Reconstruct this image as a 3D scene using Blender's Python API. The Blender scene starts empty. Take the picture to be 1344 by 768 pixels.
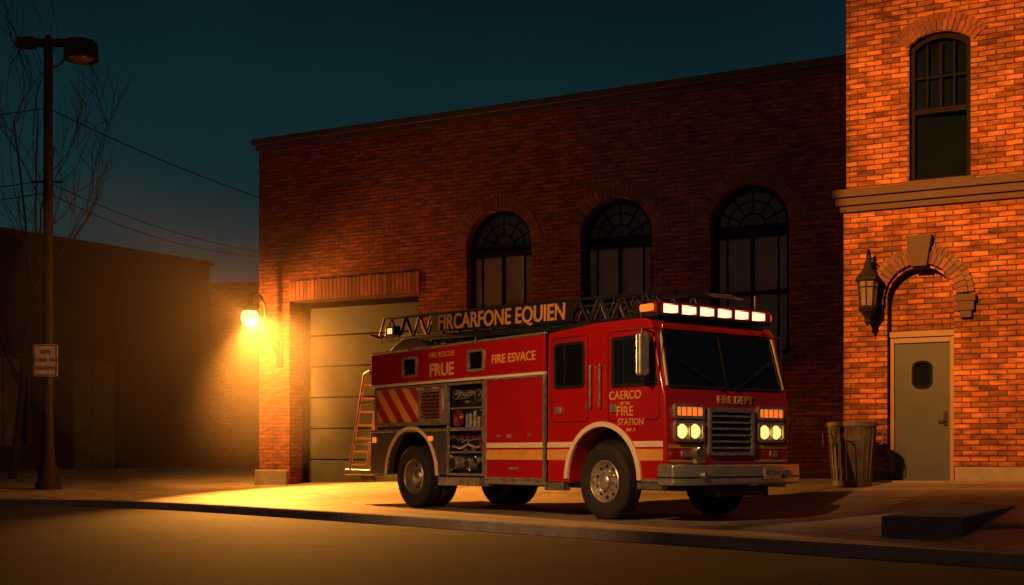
import bpy, bmesh, math, random
from mathutils import Vector, Matrix, geometry
random.seed(7)
S=bpy.context.scene
S.view_settings.view_transform='Standard'
try: S.view_settings.look='None'
except: pass
S.view_settings.exposure=0
rad=math.radians
# ---------------------------------------------------------------- materials
def nt(name):
    m=bpy.data.materials.new(name); m.use_nodes=True
    t=m.node_tree; return m,t,t.nodes,t.links,t.nodes['Principled BSDF']
def pbr(name,col,rough=.6,metal=0,var=.25,scale=3.0,bump=0,bscale=40,coat=0,rvar=.15,island=0,spec=.5):
    m,t,N,L,b=nt(name)
    tc=N.new('ShaderNodeTexCoord')
    n=N.new('ShaderNodeTexNoise'); n.inputs['Scale'].default_value=scale; n.inputs['Detail'].default_value=5; n.inputs['Roughness'].default_value=.65
    L.new(tc.outputs['Object'],n.inputs['Vector'])
    mr=N.new('ShaderNodeMapRange'); mr.inputs['From Min'].default_value=.3; mr.inputs['From Max'].default_value=.7
    mr.inputs['To Min'].default_value=1-var; mr.inputs['To Max'].default_value=1+var
    L.new(n.outputs['Fac'],mr.inputs['Value'])
    v=N.new('ShaderNodeVectorMath'); v.operation='SCALE'; v.inputs[0].default_value=col[:3]
    fac=mr.outputs['Result']
    if island:
        g=N.new('ShaderNodeNewGeometry'); m2=N.new('ShaderNodeMapRange'); m2.inputs['To Min'].default_value=1-island; m2.inputs['To Max'].default_value=1+island
        L.new(g.outputs['Random Per Island'],m2.inputs['Value'])
        mm=N.new('ShaderNodeMath'); mm.operation='MULTIPLY'; L.new(fac,mm.inputs[0]); L.new(m2.outputs['Result'],mm.inputs[1]); fac=mm.outputs[0]
    L.new(fac,v.inputs['Scale']); L.new(v.outputs[0],b.inputs['Base Color'])
    r=N.new('ShaderNodeMapRange'); r.inputs['From Min'].default_value=.3; r.inputs['From Max'].default_value=.7
    r.inputs['To Min'].default_value=max(.02,rough-rvar*rough); r.inputs['To Max'].default_value=min(1,rough+rvar*rough*2)
    L.new(n.outputs['Fac'],r.inputs['Value']); L.new(r.outputs['Result'],b.inputs['Roughness'])
    b.inputs['Metallic'].default_value=metal; b.inputs['Coat Weight'].default_value=coat; b.inputs['Coat Roughness'].default_value=.05
    b.inputs['Specular IOR Level'].default_value=spec
    if bump:
        n2=N.new('ShaderNodeTexNoise'); n2.inputs['Scale'].default_value=bscale; n2.inputs['Detail'].default_value=4
        L.new(tc.outputs['Object'],n2.inputs['Vector'])
        bp=N.new('ShaderNodeBump'); bp.inputs['Strength'].default_value=bump; bp.inputs['Distance'].default_value=.02
        L.new(n2.outputs['Fac'],bp.inputs['Height']); L.new(bp.outputs[0],b.inputs['Normal'])
    return m
def emis(name,col,s):
    m,t,N,L,b=nt(name); b.inputs['Base Color'].default_value=(*col,1); b.inputs['Emission Color'].default_value=(*col,1); b.inputs['Emission Strength'].default_value=s
    return m
def brick(name,c1,c2,mort,bw=.27,bh=.088,dark=.5):
    m,t,N,L,b=nt(name)
    tc=N.new('ShaderNodeTexCoord'); s=N.new('ShaderNodeSeparateXYZ'); L.new(tc.outputs['Object'],s.inputs[0])
    a=N.new('ShaderNodeMath'); L.new(s.outputs[0],a.inputs[0]); L.new(s.outputs[1],a.inputs[1])
    c=N.new('ShaderNodeCombineXYZ'); L.new(a.outputs[0],c.inputs[0]); L.new(s.outputs[2],c.inputs[1])
    wn=N.new('ShaderNodeTexNoise'); wn.inputs['Scale'].default_value=5; L.new(c.outputs[0],wn.inputs['Vector'])
    wv=N.new('ShaderNodeVectorMath'); wv.operation='SCALE'; wv.inputs['Scale'].default_value=.006; L.new(wn.outputs['Color'],wv.inputs[0])
    wa=N.new('ShaderNodeVectorMath'); L.new(c.outputs[0],wa.inputs[0]); L.new(wv.outputs[0],wa.inputs[1])
    br=N.new('ShaderNodeTexBrick'); br.inputs['Scale'].default_value=1; br.inputs['Brick Width'].default_value=bw; br.inputs['Row Height'].default_value=bh
    br.inputs['Mortar Size'].default_value=.010; br.inputs['Mortar Smooth'].default_value=.25; br.inputs['Bias'].default_value=-.1
    br.inputs['Color1'].default_value=(*c1,1); br.inputs['Color2'].default_value=(*c2,1); br.inputs['Mortar'].default_value=(*mort,1)
    L.new(wa.outputs[0],br.inputs['Vector'])
    n=N.new('ShaderNodeTexNoise'); n.inputs['Scale'].default_value=.7; n.inputs['Detail'].default_value=6; n.inputs['Roughness'].default_value=.65
    L.new(c.outputs[0],n.inputs['Vector'])
    mp=N.new('ShaderNodeMapping'); mp.inputs['Scale'].default_value=(3.2,11.4,1); L.new(c.outputs[0],mp.inputs[0])
    n3=N.new('ShaderNodeTexNoise'); n3.inputs['Scale'].default_value=1; n3.inputs['Detail'].default_value=2; L.new(mp.outputs[0],n3.inputs['Vector'])
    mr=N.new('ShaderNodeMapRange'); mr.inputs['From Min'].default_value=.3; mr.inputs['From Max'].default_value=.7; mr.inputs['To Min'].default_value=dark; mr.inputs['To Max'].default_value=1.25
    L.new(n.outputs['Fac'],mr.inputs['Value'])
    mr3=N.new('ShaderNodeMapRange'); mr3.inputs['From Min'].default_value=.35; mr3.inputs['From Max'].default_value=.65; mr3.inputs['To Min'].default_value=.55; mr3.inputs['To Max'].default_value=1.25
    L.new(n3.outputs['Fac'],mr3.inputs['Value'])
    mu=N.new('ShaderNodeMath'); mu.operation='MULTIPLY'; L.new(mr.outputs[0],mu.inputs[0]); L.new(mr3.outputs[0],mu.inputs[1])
    v=N.new('ShaderNodeVectorMath'); v.operation='SCALE'; L.new(br.outputs['Color'],v.inputs[0]); L.new(mu.outputs[0],v.inputs['Scale'])
    L.new(v.outputs[0],b.inputs['Base Color']); b.inputs['Roughness'].default_value=.88; b.inputs['Specular IOR Level'].default_value=.3
    nb=N.new('ShaderNodeTexNoise'); nb.inputs['Scale'].default_value=30; nb.inputs['Detail'].default_value=3; L.new(c.outputs[0],nb.inputs['Vector'])
    h=N.new('ShaderNodeMath'); h.operation='MULTIPLY_ADD'; h.inputs[1].default_value=-1.2; L.new(br.outputs['Fac'],h.inputs[0])
    h2=N.new('ShaderNodeMath'); h2.operation='MULTIPLY_ADD'; h2.inputs[1].default_value=.4; L.new(n3.outputs['Fac'],h2.inputs[0]); L.new(nb.outputs['Fac'],h2.inputs[2])
    L.new(h2.outputs[0],h.inputs[2])
    bp=N.new('ShaderNodeBump'); bp.inputs['Strength'].default_value=.8; bp.inputs['Distance'].default_value=.016
    L.new(h.outputs[0],bp.inputs['Height']); L.new(bp.outputs[0],b.inputs['Normal'])
    return m
M_brick=brick('station_brick',(.23,.062,.032),(.15,.040,.022),(.065,.032,.023),dark=.75)
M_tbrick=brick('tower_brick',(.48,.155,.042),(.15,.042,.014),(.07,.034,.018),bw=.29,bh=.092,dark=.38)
M_vous=pbr('voussoir_brick',(.15,.048,.027),.85,var=.35,bump=.5,island=.35)
M_vous2=pbr('arch_stone_brick',(.14,.065,.04),.85,var=.3,bump=.5,island=.3)
M_stone=pbr('dark_stone',(.07,.04,.028),.8,var=.3,bump=.5,bscale=15)
M_conc=pbr('concrete_block',(.22,.19,.15),.85,var=.25,bump=.4)
M_step=pbr('step_concrete',(.11,.10,.088),.9,var=.3,bump=.4)
M_frame=pbr('window_wood',(.010,.007,.006),.9,var=.3,spec=.12)
M_glass=pbr('window_glass',(.004,.006,.007),.02,var=.3,scale=1.2,rvar=0)
M_blind=pbr('window_blind',(.15,.15,.13),.5,var=.35,scale=1.5)
M_fan=pbr('fanlight_pane',(.05,.065,.068),.2,var=.35,scale=1.5)
M_garage=pbr('garage_door_paint',(.055,.060,.052),.6,var=.35,scale=1.6,bump=.15,spec=.3)
M_door=pbr('steel_door_paint',(.045,.05,.052),.5,var=.3,scale=2,spec=.3)
M_iron=pbr('black_iron',(.016,.012,.010),.5,metal=.2,var=.3,bump=.2,spec=.3)
M_steelpost=pbr('dark_post',(.03,.016,.013),.65,var=.3,bump=.3,spec=.3)
M_red=pbr('red_paint',(.42,.009,.006),.20,var=.14,scale=1.2,coat=1)
M_dred=pbr('dark_red_paint',(.16,.008,.008),.35,var=.15,coat=.6)
M_gold=pbr('gold_stripe',(.75,.36,.09),.35,var=.15,coat=.5)
M_cream=pbr('cream_stripe',(.8,.66,.46),.4,var=.12)
M_chrome=pbr('chrome',(.8,.77,.72),.16,metal=.95,var=.08,scale=6)
M_bump=pbr('bumper_steel',(.78,.72,.62),.30,metal=.8,var=.18,scale=5)
M_alu=pbr('brushed_aluminium',(.42,.40,.37),.38,metal=.85,var=.3,scale=8)
M_fit=pbr('polished_fittings',(.6,.56,.5),.28,metal=.75,var=.3,scale=9)
M_dark=pbr('dark_metal',(.03,.03,.032),.4,metal=.5,var=.4,scale=6)
M_black=pbr('black_plastic',(.012,.012,.012),.5,var=.3)
M_rub=pbr('rubber',(.02,.018,.016),.8,var=.35,bump=.4)
M_tglass=pbr('truck_glass',(.006,.006,.007),.05,var=.1,coat=1)
M_head=emis('headlight_lens',(1,.60,.17),1.6)
M_turn=emis('marker_lens',(1,.20,.025),.9)
M_bar=emis('light_bar_lens',(1,.46,.22),2.8)
M_white=pbr('white_letter',(.85,.75,.6),.5,var=.1)
M_wood=pbr('bark',(.022,.016,.013),.9,var=.3,bump=.5)
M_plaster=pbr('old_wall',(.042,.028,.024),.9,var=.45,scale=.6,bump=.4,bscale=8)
M_can=pbr('can_metal',(.12,.10,.085),.55,metal=.2,var=.35,scale=5)
M_signw=pbr('sign_white',(.5,.42,.34),.6,var=.2,scale=8)
M_rail=pbr('ladder_rail_alu',(.30,.27,.23),.5,var=.25,scale=8,metal=.4)
M_lantg=pbr('lantern_glass',(.18,.14,.10),.25,var=.3,coat=.5)
# frosted globe: glows and lets the bulb's light through
m=bpy.data.materials.new('lamp_glass'); m.use_nodes=True; N=m.node_tree.nodes; L=m.node_tree.links; N.remove(N['Principled BSDF'])
tr_=N.new('ShaderNodeBsdfTransparent'); em_=N.new('ShaderNodeEmission'); em_.inputs[0].default_value=(1,.50,.13,1); em_.inputs[1].default_value=6; mx_=N.new('ShaderNodeMixShader'); mx_.inputs[0].default_value=.35
L.new(tr_.outputs[0],mx_.inputs[1]); L.new(em_.outputs[0],mx_.inputs[2]); L.new(mx_.outputs[0],N['Material Output'].inputs[0]); M_bulb=m
def diamond():
    m,t,N,L,b=nt('diamond_plate'); tc=N.new('ShaderNodeTexCoord'); mp=N.new('ShaderNodeMapping'); mp.inputs['Rotation'].default_value=(0,rad(45),0)
    L.new(tc.outputs['Object'],mp.inputs[0]); ch=N.new('ShaderNodeTexChecker'); ch.inputs['Scale'].default_value=30; L.new(mp.outputs[0],ch.inputs['Vector'])
    bp=N.new('ShaderNodeBump'); bp.inputs['Strength'].default_value=.35; bp.inputs['Distance'].default_value=.01; L.new(ch.outputs['Fac'],bp.inputs['Height']); L.new(bp.outputs[0],b.inputs['Normal'])
    b.inputs['Base Color'].default_value=(.2,.2,.2,1); b.inputs['Metallic'].default_value=.8; b.inputs['Roughness'].default_value=.36
    return m
M_dia=diamond()
def chevron():
    m,t,N,L,b=nt('chevron_panel'); tc=N.new('ShaderNodeTexCoord'); s=N.new('ShaderNodeSeparateXYZ'); L.new(tc.outputs['Object'],s.inputs[0])
    a=N.new('ShaderNodeMath'); a.operation='ADD'; L.new(s.outputs[0],a.inputs[0]); L.new(s.outputs[2],a.inputs[1])
    k=N.new('ShaderNodeMath'); k.operation='MULTIPLY'; k.inputs[1].default_value=2.1; L.new(a.outputs[0],k.inputs[0])
    f=N.new('ShaderNodeMath'); f.operation='FRACT'; L.new(k.outputs[0],f.inputs[0])
    g=N.new('ShaderNodeMath'); g.operation='GREATER_THAN'; g.inputs[1].default_value=.5; L.new(f.outputs[0],g.inputs[0])
    mx=N.new('ShaderNodeMixRGB'); mx.inputs[1].default_value=(.85,.36,.06,1); mx.inputs[2].default_value=(.4,.02,.01,1); L.new(g.outputs[0],mx.inputs[0]); L.new(mx.outputs[0],b.inputs['Base Color'])
    b.inputs['Roughness'].default_value=.4; return m
M_chev=chevron()
# ---------------------------------------------------------------- helpers
def empty(name,loc=(0,0,0),rz=0):
    e=bpy.data.objects.new(name,None); S.collection.objects.link(e); e.location=loc; e.rotation_euler=(0,0,rz); e.empty_display_size=.3; return e
def mesh(name,V,F,mat,parent=None,smooth=False,bevel=0,recalc=True):
    me=bpy.data.meshes.new(name); me.from_pydata([tuple(v) for v in V],[],F); me.materials.append(mat)
    if recalc:
        bm=bmesh.new(); bm.from_mesh(me); bmesh.ops.recalc_face_normals(bm,faces=bm.faces); bm.to_mesh(me); bm.free()
    o=bpy.data.objects.new(name,me); S.collection.objects.link(o)
    if parent: o.parent=parent
    if smooth:
        for p in me.polygons: p.use_smooth=True
    if bevel:
        b=o.modifiers.new('bevel','BEVEL'); b.width=bevel; b.segments=3; b.limit_method='ANGLE'; b.angle_limit=rad(32)
        for p in me.polygons: p.use_smooth=True
        try:
            b.harden_normals=True
        except: pass
    return o
def box(name,parent,x0,x1,y0,y1,z0,z1,mat,bevel=0):
    V=[(x,y,z) for x in (x0,x1) for y in (y0,y1) for z in (z0,z1)]
    F=[(0,1,3,2),(4,6,7,5),(0,4,5,1),(2,3,7,6),(0,2,6,4),(1,5,7,3)]
    return mesh(name,V,F,mat,parent,bevel=bevel)
class Bag:
    def __init__(s): s.V=[];s.F=[]
    def add(s,V,F):
        n=len(s.V); s.V+= [Vector(v) for v in V]; s.F+=[tuple(i+n for i in f) for f in F]
    def box(s,x0,x1,y0,y1,z0,z1):
        s.add([(x,y,z) for x in (x0,x1) for y in (y0,y1) for z in (z0,z1)],[(0,1,3,2),(4,6,7,5),(0,4,5,1),(2,3,7,6),(0,2,6,4),(1,5,7,3)])
    def tube(s,p0,p1,r0,r1=None,n=8):
        if r1 is None: r1=r0
        p0=Vector(p0);p1=Vector(p1); d=(p1-p0)
        if d.length<1e-6: return
        d.normalize(); u=d.orthogonal().normalized(); w=d.cross(u); V=[]
        for p,r in ((p0,r0),(p1,r1)):
            for i in range(n):
                a=2*math.pi*i/n; V.append(p+(u*math.cos(a)+w*math.sin(a))*r)
        F=[(i,(i+1)%n,n+(i+1)%n,n+i) for i in range(n)]+[tuple(range(n))[::-1],tuple(range(n,2*n))]
        s.add(V,F)
    def path(s,pts,r,n=8):
        for a,b in zip(pts,pts[1:]): s.tube(a,b,r,r,n)
    def make(s,name,mat,parent=None,smooth=False,bevel=0): return mesh(name,s.V,s.F,mat,parent,smooth,bevel)
def cyl(name,parent,p0,p1,r,mat,r1=None,n=20):
    b=Bag(); b.tube(p0,p1,r,r1,n); o=b.make(name,mat,parent)
    for p in o.data.polygons:
        if len(p.vertices)==4: p.use_smooth=True
    return o
def frame(a,b,o=(0,0,0)):
    a=Vector(a).normalized(); b=Vector(b).normalized(); c=a.cross(b)
    return Matrix(((a.x,b.x,c.x,o[0]),(a.y,b.y,c.y,o[1]),(a.z,b.z,c.z,o[2]),(0,0,0,1)))
MS=lambda o=(0,0,0): frame((1,0,0),(0,0,1),o)
MF=lambda o=(0,0,0): frame((0,1,0),(0,0,1),o)
MB=lambda o=(0,0,0): frame((-1,0,0),(0,0,1),o)
def plate(name,parent,outer,holes,c0,c1,mat,M,bevel=0,bag=None):
    polys=[outer]+holes; V=[];F=[]; n=sum(len(p) for p in polys)
    for c in (c0,c1):
        for p in polys:
            for q in p: V.append(M@Vector((q[0],q[1],c)))
    if holes:
        for t in geometry.tessellate_polygon([[Vector((q[0],q[1],0)) for q in p] for p in polys]):
            F.append(tuple(t)); F.append(tuple(i+n for i in reversed(t)))
    else:
        F.append(tuple(range(n))); F.append(tuple(range(2*n-1,n-1,-1)))
    k=0
    for p in polys:
        m=len(p)
        for i in range(m):
            j=(i+1)%m; F.append((k+i,k+j,n+k+j,n+k+i))
        k+=m
    if bag is not None: bag.add(V,F); return
    return mesh(name,V,F,mat,parent,bevel=bevel)
def rr(x0,x1,z0,z1,r=.05,n=4):
    P=[]
    for cx,cz,a0 in ((x1-r,z1-r,0),(x0+r,z1-r,90),(x0+r,z0+r,180),(x1-r,z0+r,270)):
        for i in range(n+1):
            a=rad(a0+90*i/n); P.append((cx+r*math.cos(a),cz+r*math.sin(a)))
    return P
def rect(x0,x1,z0,z1): return [(x0,z0),(x1,z0),(x1,z1),(x0,z1)]
def arc(cx,cz,r,a0,a1,n): return [(cx+r*math.cos(rad(a0+(a1-a0)*i/n)),cz+r*math.sin(rad(a0+(a1-a0)*i/n))) for i in range(n+1)]
def archshape(cx,h,z0,zs,n=24): return [(cx-h,z0),(cx+h,z0)]+arc(cx,zs,h,0,180,n)
def segarch(cx,h,z0,zs,rise,n=16):
    R=(h*h+rise*rise)/(2*rise); cz=zs+rise-R; a=math.degrees(math.asin(h/R))
    return [(cx-h,z0),(cx+h,z0)]+arc(cx,cz,R,90-a,90+a,n),R,cz,a
def lathe(name,parent,prof,M,mat,n=40,smooth=True):
    V=[];F=[];m=len(prof)
    for i in range(n):
        a=2*math.pi*i/n
        for r,h in prof: V.append(M@Vector((r*math.cos(a),r*math.sin(a),h)))
    for i in range(n):
        for k in range(m-1):
            F.append((i*m+k,((i+1)%n)*m+k,((i+1)%n)*m+k+1,i*m+k+1))
    o=mesh(name,V,F,mat,parent,smooth=smooth)
    bm=bmesh.new(); bm.from_mesh(o.data); bmesh.ops.remove_doubles(bm,verts=bm.verts,dist=1e-5); bmesh.ops.recalc_face_normals(bm,faces=bm.faces)
    for f in bm.faces: f.smooth=smooth
    for e in bm.edges:
        if len(e.link_faces)==2 and e.calc_face_angle(0)>rad(40): e.smooth=False
    bm.to_mesh(o.data); bm.free()
    return o
def voussoirs(name,parent,cx,cz,r0,r1,a0,a1,n,c0,c1,mat,M):
    b=Bag()
    st=(a1-a0)/n
    for i in range(n):
        g=st*.06; j=random.uniform(-.004,.004)
        A=a0+i*st+g; B=a0+(i+1)*st-g
        P=[(cx+r0*math.cos(rad(A)),cz+r0*math.sin(rad(A))),(cx+r1*math.cos(rad(A)),cz+r1*math.sin(rad(A))),(cx+r1*math.cos(rad(B)),cz+r1*math.sin(rad(B))),(cx+r0*math.cos(rad(B)),cz+r0*math.sin(rad(B)))]
        plate('',None,P,[],c0,c1+j,None,M,bag=b)
    return b.make(name,mat,parent)
def text(name,parent,body,size,M,mat,ext=.004,sx=1,space=1,bold=0):
    cu=bpy.data.curves.new(name,'FONT'); cu.body=body; cu.size=size; cu.extrude=ext; cu.align_x='CENTER'; cu.align_y='CENTER'; cu.space_character=space; cu.offset=bold
    tmp=bpy.data.objects.new('tmp',cu); S.collection.objects.link(tmp)
    bpy.context.view_layer.update()
    me=bpy.data.meshes.new_from_object(tmp.evaluated_get(bpy.context.evaluated_depsgraph_get()))
    bpy.data.objects.remove(tmp); me.materials.clear(); me.materials.append(mat); me.name=name
    me.transform(Matrix.Diagonal((sx,1,1,1))); me.transform(M)
    o=bpy.data.objects.new(name,me); S.collection.objects.link(o); o.parent=parent; return o

# ---------------------------------------------------------------- ground
def yk(x):
    d=x+8.3; w=1.2
    sp=w*math.log1p(math.exp(min(40,d/w))) if d<30 else d
    return 26.9-1.138*sp
TX,TY=2.30,19.15; TA=rad(-53)
def h(x,y):
    s=.66*(y-yk(x)); pl=.057*max(0,min(8.6,s))
    dx,dy=x-TX,y-TY; lx=dx*math.cos(TA)+dy*math.sin(TA); ly=-dx*math.sin(TA)+dy*math.cos(TA)
    ex=max(-6.6-lx,0,lx-1.6); ey=max(-1.45-ly,0,ly-1.4); d=math.hypot(ex,ey)
    t=min(1,d/2.6); t=t*t*(3-2*t); return pl*t
m,t,N,L,b=nt('asphalt')
tc=N.new('ShaderNodeTexCoord')
n1=N.new('ShaderNodeTexNoise'); n1.inputs['Scale'].default_value=.35; n1.inputs['Detail'].default_value=7; L.new(tc.outputs['Object'],n1.inputs['Vector'])
n2=N.new('ShaderNodeTexNoise'); n2.inputs['Scale'].default_value=60; n2.inputs['Detail'].default_value=3; L.new(tc.outputs['Object'],n2.inputs['Vector'])
vo=N.new('ShaderNodeTexVoronoi'); vo.feature='DISTANCE_TO_EDGE'; vo.inputs['Scale'].default_value=.4
wn=N.new('ShaderNodeVectorMath'); wn.operation='MULTIPLY_ADD'; wn.inputs[1].default_value=(.9,.9,.9); n5=N.new('ShaderNodeTexNoise'); n5.inputs['Scale'].default_value=1.5; n5.inputs['Detail'].default_value=6
L.new(tc.outputs['Object'],n5.inputs['Vector']); L.new(n5.outputs['Color'],wn.inputs[0]); L.new(tc.outputs['Object'],wn.inputs[2]); L.new(wn.outputs[0],vo.inputs['Vector'])
cr=N.new('ShaderNodeMapRange'); cr.inputs['From Max'].default_value=.014; cr.inputs['To Min'].default_value=.3; cr.inputs['To Max'].default_value=1; L.new(vo.outputs['Distance'],cr.inputs['Value'])
rp=N.new('ShaderNodeValToRGB'); rp.color_ramp.elements[0].position=.3; rp.color_ramp.elements[0].color=(.015,.014,.016,1); rp.color_ramp.elements[1].position=.72; rp.color_ramp.elements[1].color=(.048,.042,.042,1)
L.new(n1.outputs['Fac'],rp.inputs[0]); vm=N.new('ShaderNodeVectorMath'); vm.operation='SCALE'; L.new(rp.outputs[0],vm.inputs[0]); L.new(cr.outputs[0],vm.inputs['Scale']); L.new(vm.outputs[0],b.inputs['Base Color'])
b.inputs['Roughness'].default_value=.85; b.inputs['Specular IOR Level'].default_value=.3
bp=N.new('ShaderNodeBump'); bp.inputs['Strength'].default_value=.8; bp.inputs['Distance'].default_value=.015; L.new(n2.outputs['Fac'],bp.inputs['Height']); L.new(bp.outputs[0],b.inputs['Normal'])
M_asph=m
m,t,N,L,b=nt('pavement_concrete')
tc=N.new('ShaderNodeTexCoord'); mp=N.new('ShaderNodeMapping'); mp.inputs['Rotation'].default_value=(0,0,rad(48.7)); L.new(tc.outputs['Object'],mp.inputs[0])
br=N.new('ShaderNodeTexBrick'); br.offset=0; br.inputs['Scale'].default_value=1; br.inputs['Brick Width'].default_value=2.1; br.inputs['Row Height'].default_value=1.75; br.inputs['Mortar Size'].default_value=.02
br.inputs['Color1'].default_value=(.34,.27,.185,1); br.inputs['Color2'].default_value=(.26,.205,.145,1); br.inputs['Mortar'].default_value=(.05,.04,.03,1); L.new(mp.outputs[0],br.inputs['Vector'])
n1=N.new('ShaderNodeTexNoise'); n1.inputs['Scale'].default_value=.8; n1.inputs['Detail'].default_value=8; n1.inputs['Roughness'].default_value=.65; L.new(tc.outputs['Object'],n1.inputs['Vector'])
mr=N.new('ShaderNodeMapRange'); mr.inputs['From Min'].default_value=.3; mr.inputs['From Max'].default_value=.7; mr.inputs['To Min'].default_value=.6; mr.inputs['To Max'].default_value=1.2; L.new(n1.outputs['Fac'],mr.inputs['Value'])
vm=N.new('ShaderNodeVectorMath'); vm.operation='SCALE'; L.new(br.outputs['Color'],vm.inputs[0]); L.new(mr.outputs[0],vm.inputs['Scale']); L.new(vm.outputs[0],b.inputs['Base Color'])
b.inputs['Roughness'].default_value=.65
n2=N.new('ShaderNodeTexNoise'); n2.inputs['Scale'].default_value=45; n2.inputs['Detail'].default_value=3; L.new(tc.outputs['Object'],n2.inputs['Vector'])
hh=N.new('ShaderNodeMath'); hh.operation='SUBTRACT'; L.new(n2.outputs['Fac'],hh.inputs[0]); L.new(br.outputs['Fac'],hh.inputs[1])
bp=N.new('ShaderNodeBump'); bp.inputs['Strength'].default_value=.4; bp.inputs['Distance'].default_value=.012; L.new(hh.outputs[0],bp.inputs['Height']); L.new(bp.outputs[0],b.inputs['Normal'])
M_pave=m
mesh('ground',[(-400,-150,-.14),(400,-150,-.14),(400,600,-.14),(-400,600,-.14)],[(0,1,2,3)],M_asph)
xs=[-200,-120,-80,-60,-45,-35,-28]+[-24+.4*i for i in range(105)]+[20,24,30]
js=[0,.12,.3]+[.3+.4*i for i in range(1,75)]+[36,45,60,100,200]
KW=.24
V=[];F=[]
for x in xs:
    for j in js:
        y=yk(x)+KW+j; V.append((x,y,h(x,y)))
nj=len(js)
for i in range(len(xs)-1):
    for k in range(nj-1):
        a=i*nj+k; F.append((a,a+nj,a+nj+1,a+1))
mesh('sidewalk',V,F,M_pave,smooth=True,recalc=False)
V=[];F=[]
for x in xs:
    y=yk(x); V+=[(x,y-.02,-.16),(x,y,-.012),(x,y+.02,.004),(x,y+KW+.004,.006),(x,y+KW+.004,-.16)]
for i in range(len(xs)-1):
    for k in range(4):
        a=i*5+k; F.append((a,a+5,a+6,a+1))
mesh('kerb',V,F,pbr('kerb_stone',(.2,.175,.15),.8,var=.3,bump=.5,bscale=20),recalc=False)

# ---------------------------------------------------------------- fire station
WA=rad(-27.45); P0=(-5.97,30,0)
st=empty('brick_fire_station',P0,WA)
W=13.95; HT=8.22
wins=[6.40,9.10,11.88]
outer=[(0,-.2),(.89,-.2),(.89,4.5),(4.41,4.5),(4.41,-.2),(W,-.2),(W,HT),(0,HT)]
holes=[archshape(c,.78,2.85,5.38)for c in wins]
plate('front_wall',st,outer,holes,-.4,0,M_brick,MS())
bx=Bag(); bx.box(.01,W+2,.76,14,-.2,8.0); bx.box(.01,.886,.4,.77,-.2,8.0); bx.box(4.414,5.2,.4,.77,-.2,8.0); bx.box(.8,5,.4,.77,4.504,8.0)
bx.make('wall_body',M_brick,st)
box('roof',st,.3,W+2,.5,13.8,8.0,8.08,M_dark)
b=Bag(); b.box(-.14,W,-.13,.45,8.223,8.36); b.make('coping',M_stone,st,bevel=.015)
b=Bag(); b.box(-.06,W,-.06,-.002,8.1,8.22); b.make('coping_band',M_stone,st)
box('coping_side',st,-.14,.3,.452,14,8.223,8.36,M_stone)
b=Bag(); n=34
for i in range(n):
    x0=.89+i*(3.56/n); b.box(x0+.006,x0+3.56/n-.006,-.035-random.uniform(0,.01),.2,4.515,4.96+random.uniform(-.01,.01))
b.make('garage_lintel',M_vous,st)
box('lintel_soffit',st,.89,4.41,.0,.39,4.495,4.513,M_stone)
box('pillar_base',st,-.07,.86,-.09,.3,.0,.58,M_conc,bevel=.02)
box('wall_plinth',st,4.46,W,-.06,.2,.0,.62,M_stone,bevel=.02)
g=Bag(); z=.1; ph=.73
while z<4.6:
    g.box(.9,4.4,.62,.70,z,z+ph-.03)
    z+=ph
g.make('garage_door',M_garage,st,bevel=.012)
g=Bag(); g.box(.892,.99,.5,.60,.1,4.49); g.box(4.31,4.408,.5,.60,.1,4.49); g.box(.992,4.308,.5,.6,4.38,4.49); g.make('garage_frame',M_frame,st)
b=Bag(); b.box(2.5,2.8,.58,.62,.45,.49); b.box(2.5,2.53,.56,.62,.42,.52); b.box(2.77,2.8,.56,.62,.42,.52); b.make('garage_handle',M_iron,st)
for i,c in enumerate(wins):
    voussoirs('window_arch',st,c,5.38,.80,1.03,0,180,30,-.1,.014,M_vous,MS())
    voussoirs('window_arch_outer',st,c,5.38,1.035,1.13,0,180,40,-.1,.006,M_vous,MS())
    b=Bag(); b.box(c-.9,c+.9,-.1,.3,2.74,2.848); b.make('window_sill',M_stone,st,bevel=.01)
    o=archshape(c,.779,2.851,5.38); inn=[(c-.68,2.96),(c+.68,2.96)]+arc(c,5.38,.68,0,180,24)
    b=Bag(); plate('',None,o,[inn],-.3,-.2,None,MS(),bag=b)
    b.box(c-.68,c+.68,.19,.31,5.18,5.40)
    b.box(c-.76,c+.76,.14,.2,5.20,5.28)
    b.box(c-.03,c+.03,.205,.3,2.96,5.18)
    b.box(c-.68,c+.68,.215,.3,4.05,4.12)
    for dx in (-.52,.5): b.box(c+dx,c+dx+.025,.22,.29,2.96,5.18)
    for a in (25,55,90,125,155):
        ca,sa=math.cos(rad(a)),math.sin(rad(a)); b.tube((c+.26*ca,.25,5.38+.26*sa),(c+.69*ca,.25,5.38+.69*sa),.017,n=6)
    pr=arc(c,5.38,.26,0,180,14); b.path([(p[0],.25,p[1]) for p in pr],.017,6)
    pr=arc(c,5.38,.50,0,180,18); b.path([(p[0],.25,p[1]) for p in pr],.014,6)
    b.make('window_frame',M_frame,st)
    plate('fanlight_glass',st,[(c-.7,5.3),(c+.7,5.3)]+arc(c,5.36,.7,0,180,20),[],-.28,-.262,M_fan,MS())
    plate('sash_glass',st,rect(c-.7,c+.7,2.93,5.25),[],-.28,-.262,M_blind,MS())
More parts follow.
